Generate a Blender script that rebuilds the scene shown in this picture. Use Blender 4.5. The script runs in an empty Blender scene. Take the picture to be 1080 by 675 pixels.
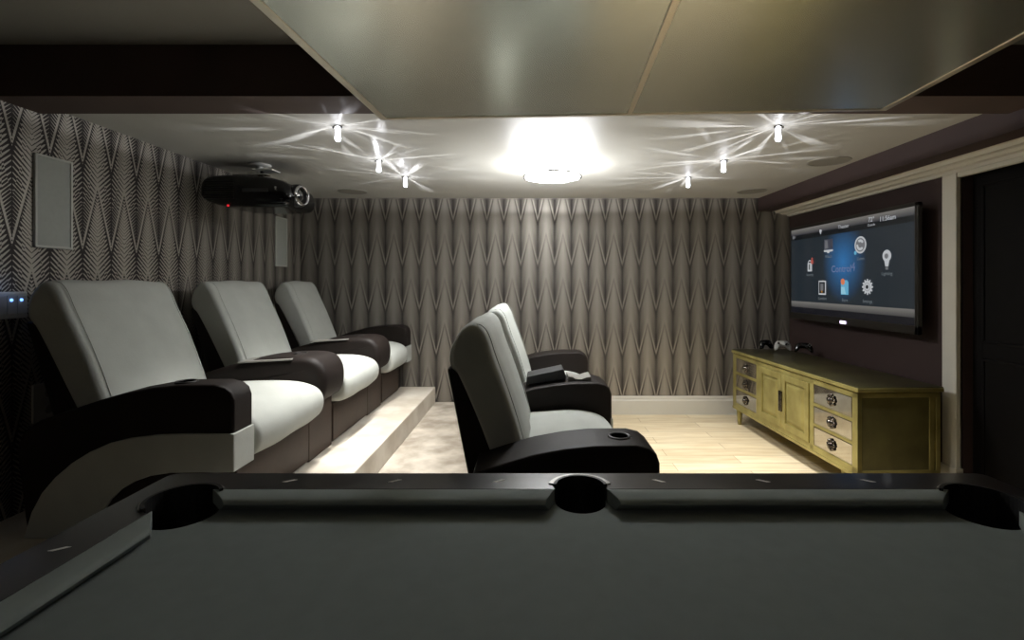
import bpy, bmesh, math, random
from mathutils import Vector, Matrix
random.seed(7)
C = bpy.context.scene.collection
PI = math.pi
CAMZ = 1.433

# ------------------------------------------------------------------ node helpers
class N:
    """tiny expression wrapper around Math nodes"""
    def __init__(s, t, sock): s.t = t; s.s = sock
    def _m(s, op, *a, clamp=False):
        n = s.t.nodes.new('ShaderNodeMath'); n.operation = op; n.use_clamp = clamp
        for i, v in enumerate((s,) + a):
            if isinstance(v, N): s.t.links.new(v.s, n.inputs[i])
            else: n.inputs[i].default_value = v
        return N(s.t, n.outputs[0])
    def __add__(s, o): return s._m('ADD', o)
    def __sub__(s, o): return s._m('SUBTRACT', o)
    def __mul__(s, o): return s._m('MULTIPLY', o)
    def __truediv__(s, o): return s._m('DIVIDE', o)
    def frac(s): return s._m('FRACT')
    def abs(s): return s._m('ABSOLUTE')
    def gt(s, o): return s._m('GREATER_THAN', o)
    def lt(s, o): return s._m('LESS_THAN', o)
    def mx(s, o): return s._m('MAXIMUM', o)
    def mn(s, o): return s._m('MINIMUM', o)
    def pw(s, o): return s._m('POWER', o)
    def clamp(s): return s._m('ADD', 0.0, clamp=True)

def srgb(r, g, b):
    f = lambda c: (c/255/12.92) if c/255 <= .04045 else ((c/255+.055)/1.055)**2.4
    return (f(r), f(g), f(b), 1)

def mat(name, col, rough=.5, metal=0, spec=.5, emit=None, estr=0, noise=0, nscale=8, bump=0, bscale=200, coat=0, col2=None):
    m = bpy.data.materials.new(name); m.use_nodes = True
    t = m.node_tree; b = t.nodes['Principled BSDF']
    b.inputs['Base Color'].default_value = col
    b.inputs['Roughness'].default_value = rough
    b.inputs['Metallic'].default_value = metal
    b.inputs['Specular IOR Level'].default_value = spec
    b.inputs['Coat Weight'].default_value = coat
    b.inputs['Coat Roughness'].default_value = .08
    if emit:
        b.inputs['Emission Color'].default_value = emit; b.inputs['Emission Strength'].default_value = estr
    tc = t.nodes.new('ShaderNodeNewGeometry')
    nz = t.nodes.new('ShaderNodeTexNoise'); nz.inputs['Scale'].default_value = nscale; nz.inputs['Detail'].default_value = 5
    t.links.new(tc.outputs['Position'], nz.inputs['Vector'])
    mx = t.nodes.new('ShaderNodeMix'); mx.data_type = 'RGBA'
    c2 = col2 or tuple(max(0, c*(1-noise)) for c in col[:3]) + (1,)
    mx.inputs[6].default_value = col; mx.inputs[7].default_value = c2
    cr = t.nodes.new('ShaderNodeMapRange'); cr.inputs[1].default_value = .35; cr.inputs[2].default_value = .65
    t.links.new(nz.outputs[0], cr.inputs[0]); t.links.new(cr.outputs[0], mx.inputs[0])
    if noise or col2: t.links.new(mx.outputs[2], b.inputs['Base Color'])
    if bump:
        n2 = t.nodes.new('ShaderNodeTexNoise'); n2.inputs['Scale'].default_value = bscale; n2.inputs['Detail'].default_value = 3
        t.links.new(tc.outputs['Position'], n2.inputs['Vector'])
        bp = t.nodes.new('ShaderNodeBump'); bp.inputs['Strength'].default_value = bump; bp.inputs['Distance'].default_value = .004
        t.links.new(n2.outputs[0], bp.inputs['Height']); t.links.new(bp.outputs[0], b.inputs['Normal'])
    return m

M = {}
M['ceiling'] = mat('ceiling_paint', srgb(196, 194, 187), .5, spec=.3, noise=.04, nscale=1.5)
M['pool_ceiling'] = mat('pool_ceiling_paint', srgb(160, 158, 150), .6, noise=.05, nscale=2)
M['plum'] = mat('plum_wall_paint', srgb(60, 44, 42), .75, noise=.1, nscale=4, bump=.05)
M['beam'] = mat('dark_brown_paint', srgb(84, 68, 62), .7, noise=.15, nscale=3)
M['white_trim'] = mat('white_trim_paint', srgb(214, 211, 201), .45, noise=.03)
M['carpet'] = mat('carpet', srgb(205, 196, 182), .95, spec=.1, col2=srgb(158, 148, 134), nscale=5, bump=.6, bscale=350)
M['tread'] = mat('carpet_tread', srgb(224, 217, 204), .95, spec=.1, col2=srgb(200, 190, 174), nscale=4, bump=.6, bscale=350)
M['cream'] = mat('cream_upholstery', srgb(192, 195, 189), .85, spec=.2, noise=.06, nscale=9, bump=.18, bscale=90)
M['leather'] = mat('dark_brown_leather', srgb(35, 28, 25), .55, spec=.25, noise=.25, nscale=6, bump=.12, bscale=140)
M['brown'] = mat('brown_leather_front', srgb(58, 45, 37), .55, spec=.3, noise=.25, nscale=5, bump=.1, bscale=140)
M['black'] = mat('black_plastic', srgb(16, 15, 15), .4, noise=.2)
M['gloss_black'] = mat('gloss_black_plastic', srgb(12, 12, 13), .12, noise=.1)
M['rubber'] = mat('black_rubber', srgb(10, 8, 8), .6, noise=.2)
M['hole_shade'] = mat('unlit_black', (.001, .001, .001, 1), 1, spec=0, noise=.1)
M['chrome'] = mat('chrome', srgb(205, 205, 205), .12, 1, noise=.05)
M['brass_chrome'] = mat('warm_chrome_strip', srgb(225, 215, 195), .3, .8, noise=.1, nscale=3)
M['gold'] = mat('gold_leaf', srgb(170, 160, 100), .42, .5, col2=srgb(146, 136, 80), nscale=7, bump=.08, bscale=60)
M['gold_dark'] = mat('dark_reflection_gold_leaf', srgb(92, 88, 56), .28, .55, col2=srgb(72, 69, 46), nscale=5)  # cabinet top gold, the dark it reflects put into the colour
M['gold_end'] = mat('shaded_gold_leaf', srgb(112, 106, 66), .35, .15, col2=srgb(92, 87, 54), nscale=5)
M['mirror'] = mat('antique_mirror', srgb(200, 196, 186), .06, 1, noise=.12, nscale=16)
M['satin'] = mat('satin_champagne_panel', srgb(205, 206, 194), .26, .80, noise=.06, nscale=2)
M['cloth'] = mat('grey_billiard_cloth', srgb(122, 129, 127), .9, spec=.15, noise=.05, nscale=20, bump=.1, bscale=500)
M['cushion_cloth'] = mat('grey_cushion_cloth', srgb(134, 141, 138), .85, spec=.2, noise=.04, nscale=20)
M['rail'] = mat('black_stained_rail', srgb(30, 26, 28), .28, spec=.5, noise=.2, nscale=5, coat=.3)
M['collar'] = mat('satin_silver_collar', srgb(150, 148, 144), .4, .6, noise=.1)
M['inlay'] = mat('pearl_inlay', srgb(245, 243, 236), .6, noise=.05)
M['white_plastic'] = mat('white_plastic', srgb(200, 200, 196), .4, noise=.03)
M['grille'] = mat('speaker_grille_paint', srgb(178, 182, 176), .6, noise=.04, nscale=40, bump=.3, bscale=900)
M['grille_frame'] = mat('speaker_frame_paint', srgb(205, 207, 200), .5, noise=.03)
M['tray'] = mat('grey_tray', srgb(150, 148, 142), .4, noise=.05)
M['case'] = mat('charcoal_case', srgb(52, 53, 54), .5, noise=.1)
M['door_dark'] = mat('dark_door_paint', srgb(11, 9, 9), .7, spec=.15, noise=.2)
M['led_blue'] = mat('blue_led', srgb(90, 140, 255), .4, emit=srgb(110, 160, 255), estr=3, noise=.02)
M['led_red'] = mat('red_led', srgb(200, 30, 40), .4, emit=srgb(230, 40, 50), estr=1.0, noise=.02)
M['led_white'] = mat('white_led', srgb(240, 230, 255), .4, emit=srgb(240, 225, 255), estr=1.6, noise=.02)
M['lens'] = mat('lens_glass', srgb(14, 14, 20), .03, spec=.9, coat=1, noise=.05)
M['crystal'] = mat('lit_crystal', srgb(240, 240, 255), .1, emit=(.9, .92, 1, 1), estr=9, noise=.01)
M['lamp'] = mat('lit_glass_diffuser', srgb(255, 252, 240), .3, emit=(.97, .985, 1, 1), estr=70, noise=.01)
def emat(name, col, s=1.0): return mat(name, (0.01, .01, .01, 1), .3, spec=.3, emit=col, estr=s, noise=.01)
M['e_white'] = emat('screen_white', srgb(200, 204, 208), .75)
M['e_grey'] = emat('screen_grey', srgb(120, 122, 126), .7)
M['e_dim'] = emat('screen_dim_text', srgb(120, 128, 132), .7)
M['e_text'] = emat('screen_text', srgb(186, 190, 194), .75)
M['e_red'] = emat('screen_red', srgb(190, 90, 80), .7)
M['e_orange'] = emat('screen_orange', srgb(228, 130, 90), .75)
M['e_cyan'] = emat('screen_cyan', srgb(105, 180, 215), .75)
M['e_dark'] = emat('screen_dark', srgb(20, 26, 32), .6)
M['e_logo'] = emat('screen_logo', srgb(110, 125, 165), .7)
M['e_logo_red'] = emat('screen_logo_red', srgb(165, 95, 95), .7)

def wallpaper(name, axis, c0):
    """feathered chevron wallpaper; axis 0: runs along X, 1: runs along Y; c0 = a light column centre"""
    m = bpy.data.materials.new(name); m.use_nodes = True; t = m.node_tree; b = t.nodes['Principled BSDF']
    g = t.nodes.new('ShaderNodeNewGeometry'); sp = t.nodes.new('ShaderNodeSeparateXYZ')
    t.links.new(g.outputs['Position'], sp.inputs[0])
    h = N(t, sp.outputs[axis]); z = N(t, sp.outputs[2])
    p, P = .184, .485
    k = ((h - c0) / p + 100.5).frac() - .5          # -.5...5, 0 at the light column
    u = k.abs() * 2.0
    v = (z * -1.0 + 1.975) / P + 20.0
    w = (v - u * .75).frac()
    fine = ((w - .5) * (u - .5)).gt(0.0)
    ps = fine * -.008 + .0285
    s = ((z - u * (p/2) * 1.0) / ps + 200.0).frac()
    tri = (s - .5).abs() * 2.0                       # 0..1
    root = ((w * -1.0) / .16 + 1.0).mx(0.0)          # dark bar roots just under a line
    wedge = w.gt(.55) * u * .15
    dark = (u.pw(1.2) * .66 + root * .62 + wedge + .15) * (w.lt(.905) * .95 + .05)
    dark = dark + u.gt(.965) * .35
    edge = ((dark - tri) * 7.0 + .5).clamp()
    mx = t.nodes.new('ShaderNodeMix'); mx.data_type = 'RGBA'
    mx.inputs[6].default_value = srgb(170, 164, 154); mx.inputs[7].default_value = srgb(40, 33, 32)
    t.links.new(edge.s, mx.inputs[0])
    t.links.new(mx.outputs[2], b.inputs['Base Color'])
    r = edge * .3 + .42
    t.links.new(r.s, b.inputs['Roughness']); 
    mt = edge * -.35 + .35
    t.links.new(mt.s, b.inputs['Metallic'])
    return m

def planks():
    m = bpy.data.materials.new('pale_oak_planks'); m.use_nodes = True; t = m.node_tree; b = t.nodes['Principled BSDF']
    g = t.nodes.new('ShaderNodeNewGeometry')
    br = t.nodes.new('ShaderNodeTexBrick'); br.inputs['Scale'].default_value = 1
    br.inputs['Brick Width'].default_value = 1.1; br.inputs['Row Height'].default_value = .16
    br.inputs['Mortar Size'].default_value = .0025; br.inputs['Mortar Smooth'].default_value = .3
    br.inputs['Color1'].default_value = srgb(226, 213, 184); br.inputs['Color2'].default_value = srgb(206, 190, 158)
    br.inputs['Mortar'].default_value = srgb(150, 130, 98)
    t.links.new(g.outputs['Position'], br.inputs['Vector'])
    nz = t.nodes.new('ShaderNodeTexNoise'); nz.inputs['Scale'].default_value = 3; nz.inputs['Detail'].default_value = 6
    mp = t.nodes.new('ShaderNodeMapping'); mp.inputs['Scale'].default_value = (1, 7, 1)
    t.links.new(g.outputs['Position'], mp.inputs[0]); t.links.new(mp.outputs[0], nz.inputs['Vector'])
    mx = t.nodes.new('ShaderNodeMix'); mx.data_type = 'RGBA'; mx.blend_type = 'MULTIPLY'; mx.inputs[0].default_value = .5
    cr = t.nodes.new('ShaderNodeValToRGB'); cr.color_ramp.elements[0].position = .3; cr.color_ramp.elements[0].color = srgb(215, 195, 165)
    cr.color_ramp.elements[1].position = .65; cr.color_ramp.elements[1].color = (1, 1, 1, 1)
    t.links.new(nz.outputs[0], cr.inputs[0]); t.links.new(br.outputs[0], mx.inputs[6]); t.links.new(cr.outputs[0], mx.inputs[7])
    t.links.new(mx.outputs[2], b.inputs['Base Color']); b.inputs['Roughness'].default_value = .45
    return m

def screen_mat():
    """the lit picture: blue glow in the middle, grey bars at top and bottom"""
    m = bpy.data.materials.new('television_picture'); m.use_nodes = True; t = m.node_tree; b = t.nodes['Principled BSDF']
    g = t.nodes.new('ShaderNodeNewGeometry'); sp = t.nodes.new('ShaderNodeSeparateXYZ')
    t.links.new(g.outputs['Position'], sp.inputs[0])
    y = N(t, sp.outputs[1]); z = N(t, sp.outputs[2])
    dy = (y - 4.17) / .30; dz = (z - 1.61) / .36
    d = ((dy*dy + dz*dz)._m('SQRT') * -1.0 + 1.0).clamp().pw(1.2)
    mx = t.nodes.new('ShaderNodeMix'); mx.data_type = 'RGBA'
    mx.inputs[6].default_value = srgb(30, 39, 46); mx.inputs[7].default_value = srgb(46, 112, 172)
    t.links.new(d.s, mx.inputs[0])
    def band(inp, z0, z1, c0, c1):
        f = ((z - z0) / (z1 - z0))
        inside = f.gt(0.0) * f.lt(1.0)
        cm = t.nodes.new('ShaderNodeMix'); cm.data_type = 'RGBA'
        cm.inputs[6].default_value = c0; cm.inputs[7].default_value = c1
        t.links.new(f.clamp().s, cm.inputs[0])
        o = t.nodes.new('ShaderNodeMix'); o.data_type = 'RGBA'
        t.links.new(inside.s, o.inputs[0]); t.links.new(inp, o.inputs[6]); t.links.new(cm.outputs[2], o.inputs[7])
        return o.outputs[2]
    o = band(mx.outputs[2], 1.862, 1.908, srgb(10, 14, 18), srgb(16, 20, 24))
    o = band(o, 1.908, 1.97, srgb(52, 52, 58), srgb(120, 118, 114))
    o = band(o, 1.187, 1.245, srgb(66, 66, 66), srgb(118, 116, 112))
    o = band(o, 1.10, 1.187, srgb(8, 10, 18), srgb(14, 16, 24))
    t.links.new(o, b.inputs['Emission Color']); b.inputs['Emission Strength'].default_value = .85
    b.inputs['Base Color'].default_value = (.01, .01, .012, 1); b.inputs['Roughness'].default_value = .18
    return m

# ------------------------------------------------------------------ object helpers
def world_loc(o):
    v = Vector((0, 0, 0))
    while o: v = v + Vector(o.location); o = o.parent
    return v

def obj(name, bm, m, parent=None, smooth=False, bevel=0, local=False, seg=2, subsurf=0, kind=None):
    """links bm (in world coordinates unless local) as one mesh object under parent"""
    if parent and not local:
        bmesh.ops.translate(bm, verts=bm.verts, vec=-world_loc(parent))
    bmesh.ops.recalc_face_normals(bm, faces=bm.faces)
    me = bpy.data.meshes.new(name); bm.to_mesh(me); bm.free()
    me.materials.append(M[m] if isinstance(m, str) else m)
    o = bpy.data.objects.new(name, me); C.objects.link(o)
    if parent: o.parent = parent
    if smooth or bevel:
        for p in me.polygons: p.use_smooth = True
    if bevel:
        md = o.modifiers.new('b', 'BEVEL'); md.width = bevel; md.segments = seg; md.limit_method = 'ANGLE'; md.angle_limit = math.radians(35)
        md.harden_normals = True
    if subsurf:
        md = o.modifiers.new('s', 'SUBSURF'); md.levels = subsurf; md.render_levels = subsurf
    if kind: o['kind'] = kind
    return o

def thing(name, label, cat, loc, rz=0, group=None):
    o = bpy.data.objects.new(name, None); C.objects.link(o); o.empty_display_size = .1
    o.location = loc; o.rotation_euler = (0, 0, rz); o['label'] = label; o['category'] = cat
    if group: o['group'] = group
    return o

def tag(o, label, cat, group=None):
    o['label'] = label; o['category'] = cat
    if group: o['group'] = group
    return o

def box(bm, x0, x1, y0, y1, z0, z1):
    v = [bm.verts.new((x, y, z)) for x in (x0, x1) for y in (y0, y1) for z in (z0, z1)]
    for f in ((0, 1, 3, 2), (4, 6, 7, 5), (0, 4, 5, 1), (2, 3, 7, 6), (0, 2, 6, 4), (1, 5, 7, 3)):
        bm.faces.new([v[i] for i in f])
    return bm

def bx(*a): return box(bmesh.new(), *a)

def lathe(bm, prof, c, axis='z', seg=32, dirv=None):
    """prof: (r, h) list revolved about an axis through c; axis direction may be any vector"""
    d = Vector(dirv) if dirv else {'x': Vector((1, 0, 0)), 'y': Vector((0, 1, 0)), 'z': Vector((0, 0, 1))}[axis]
    d.normalize(); a = d.orthogonal().normalized(); b = d.cross(a); c = Vector(c)
    rings = []
    for r, h in prof:
        if r < 1e-6: rings.append([bm.verts.new(c + d*h)])
        else: rings.append([bm.verts.new(c + d*h + (a*math.cos(2*PI*i/seg) + b*math.sin(2*PI*i/seg))*r) for i in range(seg)])
    for R, S in zip(rings, rings[1:]):
        for i in range(seg):
            j = (i+1) % seg
            if len(R) == 1 and len(S) == 1: continue
            if len(R) == 1: bm.faces.new((R[0], S[i], S[j]))
            elif len(S) == 1: bm.faces.new((R[i], R[j], S[0]))
            else: bm.faces.new((R[i], R[j], S[j], S[i]))
    return bm

def prism(prof, y0, y1, bm=None):
    bm = bm or bmesh.new()
    A = [bm.verts.new((x, y0, z)) for x, z in prof]; B = [bm.verts.new((x, y1, z)) for x, z in prof]
    n = len(prof)
    bm.faces.new(A); bm.faces.new(B[::-1])
    for i in range(n): bm.faces.new((A[i], A[(i+1) % n], B[(i+1) % n], B[i]))
    return bm

def smooth_poly(pts, it=2):
    """Chaikin corner cutting of a closed polygon"""
    for _ in range(it):
        q = []
        for i in range(len(pts)):
            a = pts[i]; b = pts[(i+1) % len(pts)]
            q.append((a[0]*.75+b[0]*.25, a[1]*.75+b[1]*.25)); q.append((a[0]*.25+b[0]*.75, a[1]*.25+b[1]*.75))
        pts = q
    return pts

def soft_prism(prof, y0, y1, r, puff=0, it=2, n=12, seed=0, wr=0):
    """an upholstered block: profile in XZ, ends rounded by r, surface puffed up in the middle"""
    pts = smooth_poly(prof, it)
    ar = sum(pts[i][0]*pts[(i+1) % len(pts)][1]-pts[(i+1) % len(pts)][0]*pts[i][1] for i in range(len(pts)))
    sg = 1 if ar > 0 else -1
    nrm = []
    for i in range(len(pts)):
        a = pts[i-1]; b = pts[(i+1) % len(pts)]
        t = Vector((b[0]-a[0], b[1]-a[1])); t = t.normalized() if t.length > 1e-9 else Vector((1, 0))
        nrm.append((t.y*sg, -t.x*sg))
    bm = bmesh.new(); rings = []
    rnd = random.Random(seed)
    stations = []
    for k in range(6):
        a = PI/2*k/5; stations.append((y0 + r*(1-math.sin(a)) if 0 else y0 + r*(1-math.cos(PI/2-(PI/2-a))), 0))
    st = []
    for k in range(6):
        a = PI/2*k/5; st.append((y0 + r*(1-math.cos(a)), r*(1-math.sin(a))))
    for k in range(1, n):
        f = k/n; st.append((y0+r + (y1-y0-2*r)*f, 0))
    for k in range(5, -1, -1):
        a = PI/2*k/5; st.append((y1 - r*(1-math.cos(a)), r*(1-math.sin(a))))
    for y, ins in st:
        f = (y-y0)/(y1-y0); pf = puff*(1-(2*f-1)**4) - ins
        rings.append([bm.verts.new((x+nx*(pf + wr*math.sin(9*x+7*z+23*y+seed)*.5), y, z+nz*(pf+wr*math.sin(11*z+17*y+seed*2)*.5))) for (x, z), (nx, nz) in zip(pts, nrm)])
    m = len(pts)
    for R, S in zip(rings, rings[1:]):
        for i in range(m): bm.faces.new((R[i], R[(i+1) % m], S[(i+1) % m], S[i]))
    bm.faces.new(rings[0]); bm.faces.new(rings[-1][::-1])
    return bm

def poly_curve(loops, z0, z1, name='c'):
    """flat shape with holes: first loop outer, others holes -> bmesh extruded z0..z1"""
    cu = bpy.data.curves.new(name, 'CURVE'); cu.dimensions = '2D'; cu.fill_mode = 'BOTH'; cu.extrude = (z1-z0)/2
    for lp in loops:
        s = cu.splines.new('POLY'); s.points.add(len(lp)-1)
        for p, q in zip(s.points, lp): p.co = (q[0], q[1], 0, 1)
        s.use_cyclic_u = True
    o = bpy.data.objects.new(name, cu); C.objects.link(o)
    me = bpy.data.meshes.new_from_object(o.evaluated_get(bpy.context.evaluated_depsgraph_get()))
    bm = bmesh.new(); bm.from_mesh(me)
    bmesh.ops.translate(bm, verts=bm.verts, vec=(0, 0, (z0+z1)/2))
    bpy.data.objects.remove(o); bpy.data.curves.remove(cu); bpy.data.meshes.remove(me)
    bmesh.ops.remove_doubles(bm, verts=bm.verts, dist=1e-5)
    return bm

def text_bm(s, size, bold=0):
    cu = bpy.data.curves.new('t', 'FONT'); cu.body = s; cu.size = size; cu.align_x = 'CENTER'; cu.align_y = 'CENTER'; cu.offset = bold; cu.resolution_u = 3
    o = bpy.data.objects.new('t', cu); C.objects.link(o)
    me = bpy.data.meshes.new_from_object(o.evaluated_get(bpy.context.evaluated_depsgraph_get()))
    bm = bmesh.new(); bm.from_mesh(me)
    bpy.data.objects.remove(o); bpy.data.curves.remove(cu); bpy.data.meshes.remove(me)
    return bm

# ================================================================== THE ROOM
XL, XR, YB = -2.536, 2.784, 5.26
YF = -2.2
ZC, ZP = 2.35, 2.54
obj('floor', bx(XL-.1, 4.4, YF-.1, YB+.1, -.1, 0), planks(), kind='structure')
obj('ceiling', bx(XL-.1, XR+.1, 2.484, YB+.1, ZC, ZC+.35), 'ceiling', kind='structure')
obj('ceiling.001', bx(XL-.1, XR+.1, YF-.1, 2.25, ZP, ZP+.1), 'pool_ceiling', kind='structure')
obj('wall_left', bx(XL-.1, XL, YF-.1, YB+.1, 0, 2.7), wallpaper('chevron_wallpaper_side', 1, 2.442), kind='structure')
obj('wall_back', bx(XL, XR, YB, YB+.1, 0, 2.7), wallpaper('chevron_wallpaper_back', 0, -1.706), kind='structure')
obj('wall_front', bx(XL, XR+1.6, YF-.1, YF, 0, 2.7), 'plum', kind='structure')
obj('wall_right', bx(XR, XR+.1, 3.155, YB+.1, 0, 2.7), 'plum', kind='structure')
bm = bmesh.new(); box(bm, XR, XR+.1, YF, 1.2, 0, 2.7); box(bm, XR, XR+.1, 1.2, 3.155, 2.19, 2.7)
obj('wall_right.001', bm, 'plum', kind='structure')
# the dropped beam between the two zones
obj('trim_1', bx(XL, XR, 2.25, 2.484, 2.30, 2.7), 'beam', kind='structure')
# soffit along the right wall, brown box and white cornice
obj('trim_2', bx(2.44, 2.59, YF, YB, 2.205, ZC), 'plum', kind='structure')
obj('trim_2.001', bx(2.44, 2.59, YF, 2.25, ZC, ZP), 'plum', kind='structure')
bm = prism([(2.59, 2.205), (2.62, 2.205), (2.63, 2.185), (2.68, 2.185), (2.70, 2.17), (2.75, 2.17), (2.755, 2.15), (2.784, 2.15), (2.784, 2.34), (2.59, 2.34)], YF, YB)
obj('trim_3', bm, 'white_trim', kind='structure', smooth=False)
# door casing and plinth
bm = bx(2.755, 2.80, 3.155, 3.265, 0, 2.15); box(bm, 2.748, 2.80, 3.15, 3.272, 0, .22); box(bm, 2.762, 2.80, 1.1, 3.155, 2.12, 2.15)
obj('trim_4', bm, 'white_trim', kind='structure', bevel=.004)
# dark folding doors inside the opening
for i, (a, b) in enumerate(((2.62, 3.15), (2.08, 2.61), (1.54, 2.07))):
    bm = bx(2.86, 2.90, a, b, .01, 2.185)
    for z0, z1 in ((.12, .95), (1.05, 2.06)):
        box(bm, 2.852, 2.865, a+.07, a+.085, z0, z1); box(bm, 2.852, 2.865, b-.085, b-.07, z0, z1)
        box(bm, 2.852, 2.865, a+.07, b-.07, z0, z0+.015); box(bm, 2.852, 2.865, a+.07, b-.07, z1-.015, z1)
    d = obj('door_%d' % (i+1), bm, 'door_dark', kind='structure', bevel=.003)
    if i == 0:
        bm = lathe(bmesh.new(), [(0, 0), (.012, 0), (.012, .02), (.022, .03), (.026, .045), (.018, .058), (0, .06)], (2.86, 2.67, 1.0), dirv=(-1, 0, 0), seg=20)
        obj('door_knob', bm, 'chrome', d, smooth=True)
obj('wall_right.002', bx(3.2, 3.3, YF, 3.3, 0, 2.7), 'plum', kind='structure')
# baseboards
def board(x0, x1): return [(x0, 0), (x1, 0), (x1, .15), (x1-(x1-x0)*.35, .165), (x1-(x1-x0)*.4, .185), (x0+(x1-x0)*.3, .2), (x0, .2)]
bm = bmesh.new()
pr = [(0, 0), (-.02, 0), (-.02, .15), (-.013, .165), (-.012, .185), (-.006, .2), (0, .2)]
A = [bm.verts.new((.43, YB+y, z)) for y, z in pr]; B = [bm.verts.new((XR, YB+y, z)) for y, z in pr]
bm.faces.new(A); bm.faces.new(B[::-1])
for i in range(len(pr)): bm.faces.new((A[i], A[(i+1) % 7], B[(i+1) % 7], B[i]))
obj('baseboard_back', bm, 'white_trim', kind='structure')
obj('baseboard_right', prism([(XR+x, z) for x, z in pr], 3.272, YB-.02), 'white_trim', kind='structure')
# carpeted risers
obj('floor.001', bx(-1.07, .43, 1.78, YB, 0, .134), 'carpet', kind='structure', bevel=.006)
obj('floor.002', bx(XL, -1.07, 1.85, YB, 0, .30), 'tread', kind='structure', bevel=.008)

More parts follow.
